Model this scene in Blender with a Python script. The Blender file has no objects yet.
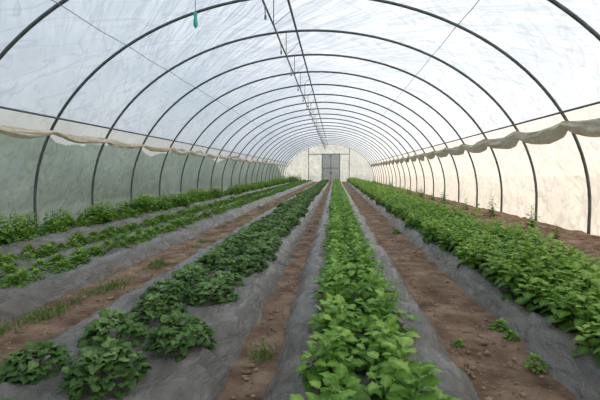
import bpy, math, random
import numpy as np
from mathutils import noise, Vector
rng = np.random.default_rng(7); random.seed(7)
scene = bpy.context.scene
COL = scene.collection
scene.view_settings.view_transform = 'Standard'

# ---------------------------------------------------------------- helpers
def link(ob, parent=None):
    COL.objects.link(ob)
    if parent: ob.parent = parent
    return ob

def empty(name):
    e = bpy.data.objects.new(name, None); e.empty_display_size = .2
    return link(e)

def mesh_obj(name, V, F, mat, smooth=True, parent=None, tint=None):
    V = np.asarray(V, dtype=np.float32).reshape(-1, 3)
    me = bpy.data.meshes.new(name)
    if isinstance(F, np.ndarray):
        n = F.shape[1]
        me.vertices.add(len(V)); me.vertices.foreach_set('co', V.ravel())
        me.loops.add(F.size); me.loops.foreach_set('vertex_index', F.ravel().astype(np.int32))
        me.polygons.add(len(F))
        me.polygons.foreach_set('loop_start', (np.arange(len(F)) * n).astype(np.int32))
        me.polygons.foreach_set('loop_total', np.full(len(F), n, dtype=np.int32))
        me.update(calc_edges=True)
    else:
        me.from_pydata(V.tolist(), [], F); me.update()
    me.polygons.foreach_set('use_smooth', np.full(len(me.polygons), smooth, dtype=bool))
    if tint is not None:
        a = me.attributes.new('tint', 'FLOAT', 'POINT')
        a.data.foreach_set('value', np.asarray(tint, dtype=np.float32))
    me.materials.append(mat)
    return link(bpy.data.objects.new(name, me), parent)

def grid_faces(nu, nv):
    i = np.arange(nu - 1)[:, None]; j = np.arange(nv - 1)[None, :]
    a = (i * nv + j).ravel()
    return np.stack([a, a + nv, a + nv + 1, a + 1], 1)

def tube(pts, r, n=8):
    pts = [Vector(p) for p in pts]; V = []; 
    for k, p in enumerate(pts):
        t = (pts[min(k + 1, len(pts) - 1)] - pts[max(k - 1, 0)]).normalized()
        ref = Vector((0, 1, 0)) if abs(t.y) < .9 else Vector((1, 0, 0))
        a = t.cross(ref).normalized(); b = t.cross(a).normalized()
        for q in range(n):
            an = 2 * math.pi * q / n
            V.append(tuple(p + a * (r * math.cos(an)) + b * (r * math.sin(an))))
    F = []
    for k in range(len(pts) - 1):
        for q in range(n):
            F.append((k*n+q, k*n+(q+1) % n, (k+1)*n+(q+1) % n, (k+1)*n+q))
    F.append(tuple(range(n))[::-1]); F.append(tuple((len(pts)-1)*n+q for q in range(n)))
    return V, F

def merge(parts):
    V = []; F = []
    for v, f in parts:
        o = len(V); V += list(v); F += [tuple(i + o for i in t) for t in f]
    return V, F

def boxg(x0, x1, y0, y1, z0, z1):
    V = [(x0,y0,z0),(x1,y0,z0),(x1,y1,z0),(x0,y1,z0),(x0,y0,z1),(x1,y0,z1),(x1,y1,z1),(x0,y1,z1)]
    F = [(3,2,1,0),(4,5,6,7),(0,1,5,4),(1,2,6,5),(2,3,7,6),(3,0,4,7)]
    return V, F

# ---------------------------------------------------------------- materials
def newmat(name):
    m = bpy.data.materials.new(name); m.use_nodes = True
    nt = m.node_tree; nt.nodes.clear()
    out = nt.nodes.new('ShaderNodeOutputMaterial')
    return m, nt, out

def ramp(nt, stops):
    r = nt.nodes.new('ShaderNodeValToRGB'); e = r.color_ramp.elements
    while len(e) < len(stops): e.new(.5)
    for el, (p, c) in zip(e, stops):
        el.position = p; el.color = (*c, 1)
    return r

def noise_node(nt, scale, detail=4, vec=None, mapscale=None, rough=.55, rot=None, dist=0):
    tc = nt.nodes.new('ShaderNodeTexCoord')
    n = nt.nodes.new('ShaderNodeTexNoise'); n.inputs['Scale'].default_value = scale
    n.inputs['Detail'].default_value = detail; n.inputs['Roughness'].default_value = rough
    n.inputs['Distortion'].default_value = dist
    if mapscale:
        mp = nt.nodes.new('ShaderNodeMapping')
        if rot:
            mp.vector_type = 'TEXTURE'
            mp.inputs['Rotation'].default_value = rot
            mp.inputs['Scale'].default_value = tuple(1 / s for s in mapscale)
        else:
            mp.inputs['Scale'].default_value = mapscale
        nt.links.new(tc.outputs['Object'], mp.inputs['Vector']); nt.links.new(mp.outputs['Vector'], n.inputs['Vector'])
    else:
        nt.links.new(tc.outputs['Object'], n.inputs['Vector'])
    return n

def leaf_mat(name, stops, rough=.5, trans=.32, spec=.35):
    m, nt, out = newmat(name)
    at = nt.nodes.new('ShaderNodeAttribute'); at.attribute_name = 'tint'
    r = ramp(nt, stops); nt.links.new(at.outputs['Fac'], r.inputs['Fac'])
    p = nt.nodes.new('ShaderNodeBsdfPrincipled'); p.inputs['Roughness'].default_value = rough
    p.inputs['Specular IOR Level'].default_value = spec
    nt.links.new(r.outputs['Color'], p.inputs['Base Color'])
    n = noise_node(nt, 75, 2); b = nt.nodes.new('ShaderNodeBump'); b.inputs['Strength'].default_value = .6
    b.inputs['Distance'].default_value = .012
    nt.links.new(n.outputs['Fac'], b.inputs['Height']); nt.links.new(b.outputs['Normal'], p.inputs['Normal'])
    t = nt.nodes.new('ShaderNodeBsdfTranslucent'); nt.links.new(r.outputs['Color'], t.inputs['Color'])
    mx = nt.nodes.new('ShaderNodeMixShader'); mx.inputs[0].default_value = trans
    nt.links.new(p.outputs[0], mx.inputs[1]); nt.links.new(t.outputs[0], mx.inputs[2])
    nt.links.new(mx.outputs[0], out.inputs['Surface'])
    return m

def plain(name, stops, scale=5, rough=.6, metal=0, bump=0, bdist=.01, mapscale=None, detail=5, spec=.5, bscale=None, dist=0):
    m, nt, out = newmat(name)
    n = noise_node(nt, scale, detail, mapscale=mapscale); r = ramp(nt, stops)
    nt.links.new(n.outputs['Fac'], r.inputs['Fac'])
    p = nt.nodes.new('ShaderNodeBsdfPrincipled')
    p.inputs['Roughness'].default_value = rough; p.inputs['Metallic'].default_value = metal
    p.inputs['Specular IOR Level'].default_value = spec
    nt.links.new(r.outputs['Color'], p.inputs['Base Color'])
    if bump:
        n2 = noise_node(nt, bscale or scale * 2, 8, mapscale=mapscale, rough=.65, dist=dist)
        b = nt.nodes.new('ShaderNodeBump'); b.inputs['Strength'].default_value = bump; b.inputs['Distance'].default_value = bdist
        nt.links.new(n2.outputs['Fac'], b.inputs['Height']); nt.links.new(b.outputs['Normal'], p.inputs['Normal'])
    nt.links.new(p.outputs[0], out.inputs['Surface'])
    return m

def film_mat(name, c0, c1, transp, diff=.15, crease_shade=.84):
    m, nt, out = newmat(name)
    n = noise_node(nt, .45, 3, mapscale=(.8, .5, .8)); r = ramp(nt, [(.3, c0), (.7, c1)])
    nt.links.new(n.outputs['Fac'], r.inputs['Fac'])
    last = r.outputs['Color']
    for k, (rot, sc) in enumerate((((.0, .35, .75), (2.4, .16, 1.2)), ((.0, -.3, -.8), (2.0, .14, 1.2)))):
        nn = noise_node(nt, 1.0, 2, mapscale=sc, rot=rot)
        rr = ramp(nt, [(.41, (1, 1, 1)), (.47, (crease_shade, crease_shade, crease_shade + .02)), (.485, (1, 1, 1)), (.60, (.94, .948, .955))])  # fold shading painted into the film colour as streaks, with dusty stains
        nt.links.new(nn.outputs['Fac'], rr.inputs['Fac'])
        mm = nt.nodes.new('ShaderNodeMix'); mm.data_type = 'RGBA'; mm.blend_type = 'MULTIPLY'; mm.inputs[0].default_value = 1
        nt.links.new(last, mm.inputs[6]); nt.links.new(rr.outputs['Color'], mm.inputs[7]); last = mm.outputs[2]
    tl = nt.nodes.new('ShaderNodeBsdfTranslucent'); nt.links.new(last, tl.inputs['Color'])
    df = nt.nodes.new('ShaderNodeBsdfDiffuse'); nt.links.new(last, df.inputs['Color'])
    n2 = noise_node(nt, 1.0, 3, mapscale=(2.4, .3, 1.2), rot=(0, .35, .7)); b = nt.nodes.new('ShaderNodeBump')
    b.inputs['Strength'].default_value = 1; b.inputs['Distance'].default_value = .25
    nt.links.new(n2.outputs['Fac'], b.inputs['Height'])
    nt.links.new(b.outputs['Normal'], tl.inputs['Normal']); nt.links.new(b.outputs['Normal'], df.inputs['Normal'])
    m1 = nt.nodes.new('ShaderNodeMixShader'); m1.inputs[0].default_value = diff
    nt.links.new(tl.outputs[0], m1.inputs[1]); nt.links.new(df.outputs[0], m1.inputs[2])
    tr = nt.nodes.new('ShaderNodeBsdfTransparent')
    m2 = nt.nodes.new('ShaderNodeMixShader'); m2.inputs[0].default_value = transp
    nt.links.new(m1.outputs[0], m2.inputs[1]); nt.links.new(tr.outputs[0], m2.inputs[2])
    nt.links.new(m2.outputs[0], out.inputs['Surface'])
    return m

M_roof = film_mat('roof_film', (.67, .74, .80), (.83, .87, .90), .14)
M_sideR = film_mat('sun_tinted_side_film', (.82, .755, .69), (.91, .86, .80), .12)  # warm sun glow on this side is put into the peach colour
M_sideL = film_mat('tree_shaded_side_film', (.40, .44, .41), (.62, .65, .60), .28)  # darkness of the trees behind is painted into this film colour
M_end = film_mat('end_film', (.74, .75, .72), (.87, .87, .83), .12)
M_steel = plain('galvanised_steel', [(.3, (.075, .09, .095)), (.7, (.15, .165, .17))], 6, .5, .3)
M_wire = plain('wire_grey', [(.3, (.18, .19, .20)), (.7, (.26, .27, .28))], 6, .6)
M_cloth = plain('cream_netting', [(.3, (.64, .57, .46)), (.7, (.82, .76, .65))], 8, .85, bump=.4, bdist=.02)
M_soil = plain('brown_soil', [(.28, (.10, .062, .042)), (.46, (.235, .152, .102)), (.68, (.43, .305, .21))], 3.2, .95, bump=1, bdist=.05, detail=9, bscale=24, spec=.15)
M_clod = plain('soil_clod', [(.3, (.15, .098, .066)), (.7, (.44, .32, .22))], 9, .95, spec=.1)
M_mulch = plain('grey_mulch_film', [(.28, (.14, .12, .096)), (.46, (.185, .173, .155)), (.74, (.30, .29, .275))], 2.4, .23, bump=1, bdist=.10, mapscale=(1.6, .8, 1.6), detail=9, bscale=5, spec=.9, dist=1.4)
M_door = plain('door_panel', [(.3, (.50, .50, .46)), (.7, (.62, .62, .58))], 2, .7)
M_doorfr = plain('door_frame', [(.3, (.26, .26, .24)), (.7, (.34, .34, .32))], 2, .6)
M_turq = plain('turquoise_plastic', [(.3, (.03, .42, .36)), (.7, (.06, .55, .48))], 4, .4)
M_field = plain('field_grass', [(.3, (.20, .20, .12)), (.7, (.30, .30, .18))], .8, .95)
M_tree = plain('tree_foliage', [(.3, (.04, .08, .03)), (.7, (.12, .19, .08))], 1.2, .9, bump=1, bdist=.2)
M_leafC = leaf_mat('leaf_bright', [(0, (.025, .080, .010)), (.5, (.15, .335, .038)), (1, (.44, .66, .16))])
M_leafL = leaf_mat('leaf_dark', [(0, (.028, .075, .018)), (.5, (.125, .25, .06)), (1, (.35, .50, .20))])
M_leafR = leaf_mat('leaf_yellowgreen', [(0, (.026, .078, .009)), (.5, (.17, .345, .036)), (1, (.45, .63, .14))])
M_grass = leaf_mat('grass_blade', [(0, (.06, .12, .02)), (.5, (.15, .27, .05)), (1, (.33, .43, .12))])

# ---------------------------------------------------------------- tunnel geometry
CX, A, B, LEG = -.82, 6.06, 4.55, .50
Y0, SP, NH = 9.1 - 6 * 2.3, 2.3, 28
YS = [Y0 + SP * k for k in range(NH)]
YEND = YS[-1]
def prof(t=None, off=0):
    return (CX + (A + off) * math.cos(t), LEG + (B + off) * math.sin(t))
def wall_x(z, side, off=0):
    s = max(0, (z - LEG) / (B + off)); 
    return CX + side * (A + off) * math.sqrt(max(0, 1 - s * s))
def roof_z(x): return LEG + B * math.sin(math.acos((x - CX) / A))
PZ = 2.5
tP = math.asin((PZ - LEG) / B)

def sheet(name, prof_pts, mat):
    ys = np.linspace(Y0, YEND, (NH - 1) * 8 + 1)
    V = []
    for y in ys:
        ph = ((y - Y0) / SP) % 1.0
        sag = .06 * math.sin(math.pi * ph)
        for (x, z) in prof_pts:
            w = (.05 * noise.noise(Vector((x * .9, y * 1.1, z * .9))) + .03 * noise.noise(Vector((x * 2.1 + y, y * 2, z * 2.1)))) * math.sin(math.pi * ph)
            d = Vector((CX - x, 0, -z)); d.normalize()
            k = sag - .04 + w
            V.append((x + d.x * k, y, max(z + d.z * k, -.05) if z > .01 else -.05))
    return mesh_obj(name, V, grid_faces(len(ys), len(prof_pts)), mat)
tt = np.linspace(tP, math.pi - tP, 61)
sheet('ceiling', [prof(t=t, off=.06) for t in tt], M_roof)
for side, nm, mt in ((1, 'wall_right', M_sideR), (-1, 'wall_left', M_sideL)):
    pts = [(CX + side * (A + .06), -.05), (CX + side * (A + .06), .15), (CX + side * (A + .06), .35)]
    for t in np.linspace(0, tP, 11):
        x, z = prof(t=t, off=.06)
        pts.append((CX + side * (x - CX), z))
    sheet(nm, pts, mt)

def endwall(name, y):
    V = [(CX + A, y, -.05)] + [(p[0], y, p[1]) for p in (prof(t=t) for t in np.linspace(0, math.pi, 49))] + [(CX - A, y, -.05)]
    V = V + [(CX, y, -.05)]
    n = len(V) - 1
    F = [(n, i, i + 1) for i in range(n - 1)]
    return mesh_obj(name, V, F, M_end, smooth=False)
endwall('wall_back', YEND + .06)
endwall('wall_front', Y0 - .06)

frame = empty('polytunnel_frame')
for k, y in enumerate(YS):
    pts = [(CX + A, y, -.1), (CX + A, y, .2)] + [(prof(t=t)[0], y, prof(t=t)[1]) for t in np.linspace(0, math.pi, 61)] + [(CX - A, y, .2), (CX - A, y, -.1)]
    V, F = tube(pts, .032, 8)
    mesh_obj('hoop_%d' % (k + 1), V, F, M_steel, parent=frame)
def rail(name, x, z, r, mat=M_steel, parent=frame, sag=0):
    pts = []
    for k, y in enumerate(YS):
        pts.append((x, y, z))
        if sag and k < NH - 1:
            pts.append((x, y + SP / 2, z - sag))
    V, F = tube(pts, r, 8); return mesh_obj(name, V, F, mat, parent=parent)
rail('purlin_right', wall_x(PZ, 1, -.07), PZ, .022)
rail('purlin_left', wall_x(PZ, -1, -.07), PZ, .022)
rail('ridge_pipe', CX - .2, LEG + B - .07, .028)
for nm, t in (('string_right', math.radians(57)), ('string_left', math.radians(128))):
    x, z = prof(t=t, off=-.05); rail(nm, x, z, .007, M_wire, sag=.03)

irr = empty('irrigation_line')
IX, IZ = CX - .50, 4.42
V, F = tube([(IX, y, IZ - .02 * (k % 2)) for k, y in enumerate(np.arange(Y0, YEND, SP / 2))], .02, 6)
mesh_obj('pipe', V, F, M_steel, parent=irr)
parts = []
for y in YS:
    parts.append(tube([(IX, y, IZ), (IX, y, roof_z(IX) - .03)], .010, 6))
    parts.append(tube([(IX, y, IZ), (CX - .2, y + .6, LEG + B - .12)], .008, 6))
V, F = merge(parts); mesh_obj('hangers', V, F, M_steel, parent=irr)
parts = []
for y in np.arange(Y0 + 1.1, YEND, SP):
    parts.append(tube([(IX, y, IZ), (IX + .02, y, IZ - .22)], .009, 6))
    parts.append(tube([(IX + .02, y, IZ - .22), (IX + .02, y, IZ - .25), (IX + .02, y, IZ - .30)], .022, 8))
V, F = merge(parts); mesh_obj('sprinkler_heads', V, F, M_wire, parent=irr)

trap = empty('hanging_insect_trap')
tx, ty, tz = -2.26, 6.8, 3.74
V = []; seg = 14
for z, r in ((.14, .012), (.12, .030), (.09, .034), (.05, .024), (.0, .036), (-.06, .038), (-.10, .024), (-.12, .005)):
    for q in range(seg):
        a = 2 * math.pi * q / seg; V.append((tx + r * math.cos(a), ty + r * math.sin(a), tz + z))
F = [(k*seg+q, k*seg+(q+1) % seg, (k+1)*seg+(q+1) % seg, (k+1)*seg+q) for k in range(7) for q in range(seg)]
mesh_obj('body', V, F, M_turq, parent=trap)
V, F = tube([(tx, ty, tz + .13), (tx, ty, roof_z(tx) - .03)], .006, 6)
mesh_obj('cord', V, F, M_wire, parent=trap)

def curtain(side, top, hgt, sagd):
    ys = np.linspace(Y0, YEND, (NH - 1) * 14 + 1); nv = 11
    V = []
    for y in ys:
        u = ((y - Y0) / SP) % 1.0
        sg = sagd * math.sin(math.pi * u)
        hh = hgt * (.6 + .4 * math.sin(math.pi * u) ** .7)
        for j in range(nv):
            v = j / (nv - 1)
            z = top - sg * .6 - hh * v - .07 * noise.noise(Vector((y * .9, v, side * 5.)))
            bul = .08 + .07 * math.sin(math.pi * v) + .07 * noise.noise(Vector((y * 2.4, v * 6, 3 + side)))
            V.append((wall_x(z, side) - side * bul, y, z))
    return mesh_obj('side_curtain', V, grid_faces(len(ys), nv), M_cloth)
curtain(1, 2.34, .34, .12)
curtain(-1, 2.24, .17, .08)

# ---------------------------------------------------------------- end door
door = empty('door_1')
dy = YEND - .08; dx = -.56
parts = [boxg(dx-1.25, dx-1.13, dy-.08, dy+.04, 0, 3.8), boxg(dx+1.13, dx+1.25, dy-.08, dy+.04, 0, 3.8), boxg(dx-1.25, dx+1.25, dy-.08, dy+.04, 3.68, 3.8),
         boxg(dx-.04, dx+.04, dy-.09, dy+.03, 0, 3.7), boxg(dx-1.2, dx+1.2, dy-.085, dy+.03, 1.8, 1.9)]
V, F = merge(parts); mesh_obj('frame', V, F, M_doorfr, smooth=False, parent=door)
V, F = merge([boxg(dx-1.14, dx-.04, dy-.05, dy, .02, 3.7), boxg(dx+.04, dx+1.14, dy-.05, dy, .02, 3.7)])
mesh_obj('panels', V, F, M_door, smooth=False, parent=door)
V, F = merge([boxg(dx-.14, dx-.09, dy-.13, dy-.05, 1.1, 1.35), boxg(dx+.09, dx+.14, dy-.13, dy-.05, 1.1, 1.35)])
mesh_obj('handles', V, F, M_steel, smooth=False, parent=door)
parts = []
for px in (-3.6, 1.9):
    parts.append(boxg(px-.05, px+.05, dy-.04, dy+.05, 0, roof_z(px)))
parts.append(boxg(-3.6, dx-1.25, dy-.04, dy+.04, 3.66, 3.76)); parts.append(boxg(dx+1.25, 1.9, dy-.04, dy+.04, 3.66, 3.76))
V, F = merge(parts); mesh_obj('end_posts', V, F, M_doorfr, smooth=False, parent=frame)

# ---------------------------------------------------------------- floor
def yspace(y0, y1, near, far):
    ys = [y0]
    while ys[-1] < y1:
        ys.append(ys[-1] + near + (far - near) * min(1, max(0, ys[-1]) / 25))
    ys[-1] = y1
    return np.array(ys)
ys = yspace(Y0, YEND, .06, .45); xs = np.linspace(CX - A, CX + A, 190)
V = []
for y in ys:
    for x in xs:
        h = .03 * noise.noise(Vector((x * 2.2, y * 1.6, 0))) + .024 * noise.noise(Vector((x * 8, y * 8, 2)))
        if x > 2.85: h += .03 + .05 * noise.noise(Vector((x * 3, y * 3, 9)))
        V.append((x, y, h))
mesh_obj('floor', V, grid_faces(len(ys), len(xs)), M_soil)
V = [(-90, -60, -.06), (90, -60, -.06), (90, 160, -.06), (-90, 160, -.06)]
mesh_obj('field_ground', V, [(0, 1, 2, 3)], M_field)

# ---------------------------------------------------------------- mulch beds
BH = .17
def bed(x0, x1, seed, h=BH, slope=.16):
    ys = yspace(Y0 + 1.2, YEND - 1.2, .035, .35)
    w = x1 - x0
    us = [0, .02, .05, .08, .11, .14, .18, .22, .26, .31, .36, .41, .47, .53, .59, .64, .69, .74, .78, .82, .86, .89, .92, .95, .98, 1]
    V = []
    for y in ys:
        e0 = .06 * noise.noise(Vector((y * .9, seed, 0))) + .03 * noise.noise(Vector((y * 4, seed, 0)))
        e1 = .06 * noise.noise(Vector((y * .9, seed, 7))) + .03 * noise.noise(Vector((y * 4, seed, 7)))
        for u in us:
            d = min(u, 1 - u) * w
            s = min(1, d / slope); z = h * (s * s * (3 - 2 * s)) ** .8
            x = x0 + w * u + (e0 if u < .5 else e1)
            side = (.02 < u < .28 or .72 < u < .98)
            z += (.045 if side else .020) * noise.noise(Vector((x * 3.5, y * 3.2, seed)))
            r1 = 1 - abs(noise.noise(Vector((x * 4 + y * 2.5, y * 3.2 - x, seed + 3)))) * 2
            z += (.032 if side else .020) * max(0, r1) ** 3
            z += (.022 if side else .012) * noise.noise(Vector((x * 10, y * 10, seed + 5)))
            x += .035 * noise.noise(Vector((z * 5, y * 3, seed + 9)))
            if u in (0, 1): z = -.03
            V.append((x, y, z - .014))
    return mesh_obj('mulched_bed', V, grid_faces(len(ys), len(us)), M_mulch)
bed(-.43, .83, 1); bed(-2.08, -.64, 12); bed(1.40, 2.85, 23)
bed(-4.35, -2.80, 34); bed(-6.1, -4.82, 45)

# ---------------------------------------------------------------- foliage
HI = True
def leaf(L, W, curl, fold, nseg=6, pet=.15, wob=.0, serr=0):
    t = np.linspace(0, 1, nseg + 1)
    s = np.clip((t - pet) / (1 - pet), 0, 1)
    w = W * .5 * np.sin(np.pi * s ** .75) ** .75
    w = np.maximum(w, .0025)
    w[-1] = .001
    if serr: w *= 1 + serr * np.where(np.arange(nseg + 1) % 2, 1, -1)
    ang = curl * t
    ds = L / nseg
    x = np.concatenate([[0], np.cumsum(np.cos(ang[1:]) * ds)]); z = -np.concatenate([[0], np.cumsum(np.sin(ang[1:]) * ds)])
    cols = (-1, -.5, 0, .5, 1) if (HI and W > .02) else (-1, 0, 1)
    n = len(cols)
    V = np.zeros((nseg + 1, n, 3))
    ph = rng.uniform(0, 6)
    wscale = np.minimum(1, w / (W * .3 + 1e-6))
    for k, sg in enumerate(cols):
        V[:, k, 0] = x; V[:, k, 1] = sg * w
        puck = (.9 if abs(sg) == .5 else -.4) * wob * (1 + .6 * np.sin(t * 17 + ph)) * wscale if n == 5 and sg else 0
        V[:, k, 2] = z + (abs(sg) * w * fold) + puck + (wob * np.sin(t * 15 + sg * 2 + ph) * abs(sg)) * wscale
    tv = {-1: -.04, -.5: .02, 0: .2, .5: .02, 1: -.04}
    return V.reshape(-1, 3), grid_faces(nseg + 1, n), np.tile([tv[c] for c in cols], nseg + 1)

def place(V, el, az, pos, roll=0):
    c, s = math.cos(roll), math.sin(roll)
    V = np.stack([V[:, 0], V[:, 1]*c - V[:, 2]*s, V[:, 1]*s + V[:, 2]*c], 1)
    c, s = math.cos(el), math.sin(el)
    V = np.stack([V[:, 0]*c - V[:, 2]*s, V[:, 1], V[:, 0]*s + V[:, 2]*c], 1)
    c, s = math.cos(az), math.sin(az)
    V = np.stack([V[:, 0]*c - V[:, 1]*s, V[:, 0]*s + V[:, 1]*c, V[:, 2]], 1)
    return V + np.array(pos)

def cat(parts):
    Vs, Fs, Ts = [], [], []; o = 0
    for v, f, t in parts:
        Vs.append(v); Fs.append(f + o); Ts.append(t); o += len(v)
    return np.concatenate(Vs), np.concatenate(Fs), np.concatenate(Ts)

def stem_whorl(cx, cy, H, n, L0, L1, W, lean=0, laz=0, serr=0, wobf=.05, top=62):
    parts = []
    for i in range(n):
        u = (i + .5) / n
        az = i * 2.4 + rng.uniform(-.3, .3)
        el = math.radians(-5 + top * u ** 1.3 + rng.uniform(-14, 14))
        L = (L0 + (L1 - L0) * u) * rng.uniform(.8, 1.15)
        v, f, t = leaf(L, L * W, rng.uniform(.5, 1.4), rng.uniform(.05, .45), 7 if HI else 5, .14, L * wobf, serr)
        z = H * (.12 + .88 * u)
        px = cx + lean * math.cos(laz) * u; py = cy + lean * math.sin(laz) * u
        v = place(v, el, az, (px + .015 * math.cos(az), py + .015 * math.sin(az), z), rng.uniform(-.3, .3))
        parts.append((v, f, t + .08 + .62 * u + rng.uniform(-.16, .16)))  # shade put into the tint: low leaves darker, tops lighter, plus random variation
    v, f, t = leaf(H, .016, 0, 0, 3, 0)
    parts.append((place(v, math.pi / 2, laz, (cx, cy, 0)), f, t + .3))
    return parts

def plant_center():
    parts = stem_whorl(0, 0, .26, 22, .155, .085, .74, serr=.06, wobf=.055)
    for k in range(4):
        a = k * 1.57 + rng.uniform(-.3, .3)
        parts += stem_whorl(.08*math.cos(a), .08*math.sin(a), .20*rng.uniform(.7, 1.15), 11, .13, .07, .74, .05, a, serr=.06, wobf=.055)
    return cat(parts)
def plant_mound():
    parts = []
    for i in range(190):
        a = rng.uniform(0, 2*math.pi); u = rng.uniform(0, 1) ** .5
        r = .165 * u; z = .03 + .11 * (1 - u * u) + rng.uniform(-.025, .025)
        L = rng.uniform(.045, .078)
        v, f, t = leaf(L, L * .85, rng.uniform(.2, 1.2), rng.uniform(-.1, .6), 5, .1, L * .10, .14)
        v = place(v, math.radians(rng.uniform(0, 70) * (1 - u * .5)), a + rng.uniform(-1.1, 1.1), (r*math.cos(a), r*math.sin(a), z), rng.uniform(-.5, .5))
        parts.append((v, f, t + .1 + .5 * z / .14 + rng.uniform(-.2, .2)))  # mound shading painted by height: dark base, light crown, plus random leaf tone
    for i in range(8):
        a = i * .8; v, f, t = leaf(.16, .012, -.3, 0, 3, 0)
        parts.append((place(v, .5, a, (0, 0, .0)), f, t + .2))
    return cat(parts)
def plant_bushy():
    parts = []
    for k in range(7):
        a = k * 1.05 + rng.uniform(-.3, .3); r = .0 if k == 0 else .10
        parts += stem_whorl(r*math.cos(a), r*math.sin(a), .32*rng.uniform(.65, 1.1), 14, .145, .075, .66, .07, a, serr=.06, wobf=.05)
    return cat(parts)
def plant_small():
    parts = []
    for i in range(42):
        a = i * 2.4; u = i / 42
        L = rng.uniform(.055, .09)
        v, f, t = leaf(L, L * .6, rng.uniform(.5, 1.3), .3, 5, .12, .004)
        parts.append((place(v, math.radians(5 + 65*u + rng.uniform(-10, 10)), a, (.08*math.cos(a)*(1-u), .08*math.sin(a)*(1-u), .02 + .08*u), rng.uniform(-.3, .3)), f, t + .3 + .35*u + rng.uniform(-.15, .15)))  # tint also carries painted shading, lighter towards the top leaves
    return cat(parts)
def tuft(n=34, H=.16, spread=.07):
    parts = []
    for i in range(n):
        L = H * rng.uniform(.5, 1.2); a = rng.uniform(0, 6.28)
        v, f, t = leaf(L, .009, rng.uniform(.2, 1.2), .2, 4, 0)
        parts.append((place(v, math.radians(rng.uniform(35, 88)), a, (rng.normal(0, spread), rng.normal(0, spread), 0)), f, t*.3 + rng.uniform(.1, .8)))
    return cat(parts)
def weed_herb(H=.5):
    parts = stem_whorl(0, 0, H, 26, .17, .08, .4)
    for k in range(3):
        a = k * 2.1; parts += stem_whorl(.02, .02, H * .7, 12, .12, .07, .4, .12, a)
    return cat(parts)

def variants(fn, n):
    global HI
    HI = True; hi = [fn() for _ in range(n)]
    HI = False; lo = [fn() for _ in range(n)]
    HI = True
    return hi, lo

def row(name, var, pts, mat, parent=None):
    parts = []
    hi, lo = var if isinstance(var, tuple) else (var, var)
    for (x, y, z, s) in pts:
        vv = hi if y < 13 else lo
        v, f, t = vv[rng.integers(len(vv))]
        a = rng.uniform(0, 6.28); c, sn = math.cos(a), math.sin(a)
        sz = s * rng.uniform(.82, 1.18)
        v2 = np.stack([(v[:, 0]*c - v[:, 1]*sn)*s + x, (v[:, 0]*sn + v[:, 1]*c)*s + y, v[:, 2]*sz + z], 1)
        parts.append((v2, f, np.clip(t + rng.uniform(-.08, .08), 0, 1)))
    V, F, T = cat(parts)
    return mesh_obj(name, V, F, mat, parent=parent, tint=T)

def line(x, y0, y1, sp, z, s=1, jx=.03, jy=.05, js=.12, skip=0):
    out = []; y = y0
    while y < y1:
        if rng.uniform() > skip:
            out.append((x + rng.normal(0, jx), y + rng.normal(0, jy), z, s * (1 + rng.uniform(-js, js))))
        y += sp
    return out
YE = YEND - 1.8; YB = -2.5
vc = variants(plant_center, 7)
zb = BH - .025
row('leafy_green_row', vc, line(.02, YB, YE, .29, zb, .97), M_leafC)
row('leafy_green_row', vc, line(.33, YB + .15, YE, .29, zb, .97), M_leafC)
vm = variants(plant_mound, 7)
near = [(-1.70, 2.20), (-1.24, 2.13), (-1.47, 2.64), (-1.0, 2.60), (-1.37, 3.10), (-1.50, 3.62), (-1.08, 3.60), (-1.44, 4.05), (-1.10, 4.10),
        (-1.5, 1.6), (-.98, 1.5), (-1.4, 1.0), (-1.0, .7), (-1.4, .2), (-1.0, -.2), (-1.4, -.8), (-1.0, -1.3)]
pts = [(x, y, zb, 1.03 + rng.uniform(-.1, .08)) for x, y in near]
pts += line(-1.5, 4.5, YE, .36, zb, 1.0, .05, .06, .2, .06) + line(-1.07, 4.55, YE, .36, zb, 1.03, .06, .06, .2, .05) + line(-1.28, 6.0, YE, .40, zb, 1.0, .06, .06, .2, .05)
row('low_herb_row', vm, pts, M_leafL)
vb = variants(plant_bushy, 6)
for bx, bs in ((1.77, 1.02), (2.09, 1.16), (2.44, 1.16)):
    row('bushy_herb_row', vb, line(bx, YB, YE, .25, zb, bs, .05), M_leafR)
vs = [plant_small() for _ in range(5)]
for bx in (-3.20, -3.40, -3.94, -4.08):
    row('seedling_row', vs, line(bx, YB, YE, .25, zb, 1.0, .04, .06, .25, .12), M_leafR)
row('leafy_edge_row', vs + vb[1][:2], line(-5.3, YB, YE, .22, zb, 1.2, .06, .05, .2) + line(-5.55, YB, YE, .25, zb, 1.2, .08, .05, .2) + line(-5.8, YB, YE, .25, zb, 1.2, .06), M_leafR)

vt = [tuft() for _ in range(6)]; vt2 = [tuft(40, .09, .06) for _ in range(4)]
pts = []
for (x, y, n, sp) in [(-2.5, 4.27, 9, .13), (-2.6, 3.55, 8, .13), (-2.45, 5.7, 8, .14), (-2.4, 7.5, 6, .2), (-2.6, 3.0, 5, .12), (-.54, 2.85, 4, .04),
                      (-2.5, 11, 5, .2), (-2.45, 15, 6, .3)]:
    for _ in range(n): pts.append((x + rng.normal(0, sp * .7), y + rng.normal(0, sp * 1.6), 0, rng.uniform(.6, 1.0)))
for _ in range(60): pts.append((rng.uniform(-4.75, -4.4), rng.uniform(0, YE), 0, .8))
for _ in range(50): pts.append((rng.uniform(-2.75, -2.15), rng.uniform(5, YE), 0, .7))
row('path_weeds', vt2, pts, M_grass)
row('weed_clump', vs, [(1.36, 3.5, 0, .7), (1.34, 2.85, 0, .6), (.93, 3.15, 0, .4), (1.37, 3.3, 0, .5), (1.3, 9, 0, .8)], M_leafC)
pts = []
for _ in range(600): pts.append((rng.uniform(-6.45, -5.95), rng.uniform(-3, YE), 0, rng.uniform(.9, 1.8)))
row('grass_verge', vt, pts, M_grass)
HI = False
vh = [weed_herb() for _ in range(3)]
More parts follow.
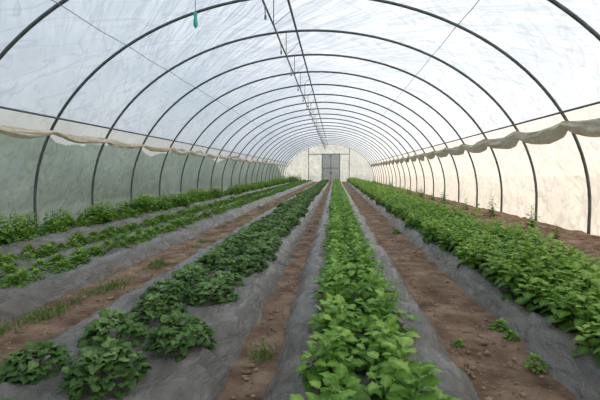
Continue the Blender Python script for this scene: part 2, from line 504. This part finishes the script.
pts = [(4.45, 9.9, 0, 1.0), (4.55, 12.6, 0, 1.1), (4.3, 14.2, 0, .9), (4.4, 17.5, 0, 1.2), (4.2, 8.3, 0, .6), (4.4, 22, 0, 1.3), (4.1, 27, 0, 1.2), (4.2, 32, 0, 1.4)]
for _ in range(40): pts.append((rng.uniform(3.05, 4.7), rng.uniform(6, YE), 0, rng.uniform(.25, .5)))
for _ in range(60): pts.append((rng.uniform(3.6, 4.7), rng.uniform(18, YE), 0, rng.uniform(.4, 1.0)))
row('young_tomato_plants', vh, pts, M_leafC)
pts = [(rng.uniform(-6.2, -4.4), rng.uniform(38, YE), 0, rng.uniform(1, 2)) for _ in range(40)]
row('tall_bushy_weeds', vh, pts, M_leafC)

def clods():
    phi = (1 + 5 ** .5) / 2
    base = np.array([(-1,phi,0),(1,phi,0),(-1,-phi,0),(1,-phi,0),(0,-1,phi),(0,1,phi),(0,-1,-phi),(0,1,-phi),(phi,0,-1),(phi,0,1),(-phi,0,-1),(-phi,0,1)], float) / 1.9
    fc = np.array([(0,11,5),(0,5,1),(0,1,7),(0,7,10),(0,10,11),(1,5,9),(5,11,4),(11,10,2),(10,7,6),(7,1,8),(3,9,4),(3,4,2),(3,2,6),(3,6,8),(3,8,9),(4,9,5),(2,4,11),(6,2,10),(8,6,7),(9,8,1)])
    V = []; F = []; o = 0
    bands = [(-2.78, -2.10, 2600), (-.62, -.45, 900), (.85, 1.37, 2400), (2.9, 4.85, 3000), (-4.8, -4.36, 300)]
    for x0, x1, n in bands:
        for _ in range(n):
            y = 1.0 + 24 * rng.uniform() ** 1.7
            r = rng.choice([.005, .008, .012, .02], p=[.45, .33, .17, .05]) * (2 if x0 > 2 else 1)
            v = base * (1 + rng.uniform(-.3, .3, (12, 1))) * r * np.array([1.2, 1, .7])
            V.append(v + [rng.uniform(x0, x1), y, .008 + (.03 if x0 > 2 else 0)]); F.append(fc + o); o += 12
    return np.concatenate(V), np.concatenate(F)
V, F = clods(); mesh_obj('soil_clods', V, F, M_clod, smooth=False)

# ---------------------------------------------------------------- hedge outside
V = []; ys = np.arange(-20, 90, .8); nv = 12
for y in ys:
    H = 2.9 + .9 * noise.noise(Vector((y * .12, 0, 4)))
    for j in range(nv):
        a = math.pi * j / (nv - 1); k = 1 + .25 * noise.noise(Vector((y * .6, a * 2, 1)))
        V.append((-13 + 1.6 * math.cos(a) * k, y, -.1 + H * math.sin(a) * k))
mesh_obj('hedge', V, grid_faces(len(ys), nv), M_tree)

# ---------------------------------------------------------------- light
w = bpy.data.worlds.new('sky'); scene.world = w; w.use_nodes = True
nt = w.node_tree; nt.nodes.clear()
o = nt.nodes.new('ShaderNodeOutputWorld'); bg = nt.nodes.new('ShaderNodeBackground')
tc = nt.nodes.new('ShaderNodeTexCoord'); sx = nt.nodes.new('ShaderNodeSeparateXYZ')
nt.links.new(tc.outputs['Generated'], sx.inputs[0])
r = ramp(nt, [(0, (.97, .89, .81)), (.12, (.93, .91, .88)), (.45, (.76, .82, .89)), (1, (.60, .70, .83))])
nt.links.new(sx.outputs['Z'], r.inputs['Fac']); nt.links.new(r.outputs['Color'], bg.inputs['Color'])
bg.inputs['Strength'].default_value = 1.2
nt.links.new(bg.outputs[0], o.inputs[0])
sd = bpy.data.lights.new('sun', 'SUN'); sd.energy = 3.3; sd.angle = math.radians(25); sd.color = (1, .85, .68)
so = link(bpy.data.objects.new('sun', sd))
d = Vector((-.80, -.35, -.45)); so.rotation_euler = d.to_track_quat('-Z', 'Y').to_euler()

cd = bpy.data.cameras.new('camera'); cam = link(bpy.data.objects.new('camera', cd))
cd.sensor_width = 36; cd.lens = 25.2; cd.clip_end = 400; cd.clip_start = .05
cam.location = (0, 0, 1.3)
cam.rotation_euler = (math.radians(90 - 3.8), 0, math.radians(4.76))
scene.camera = cam
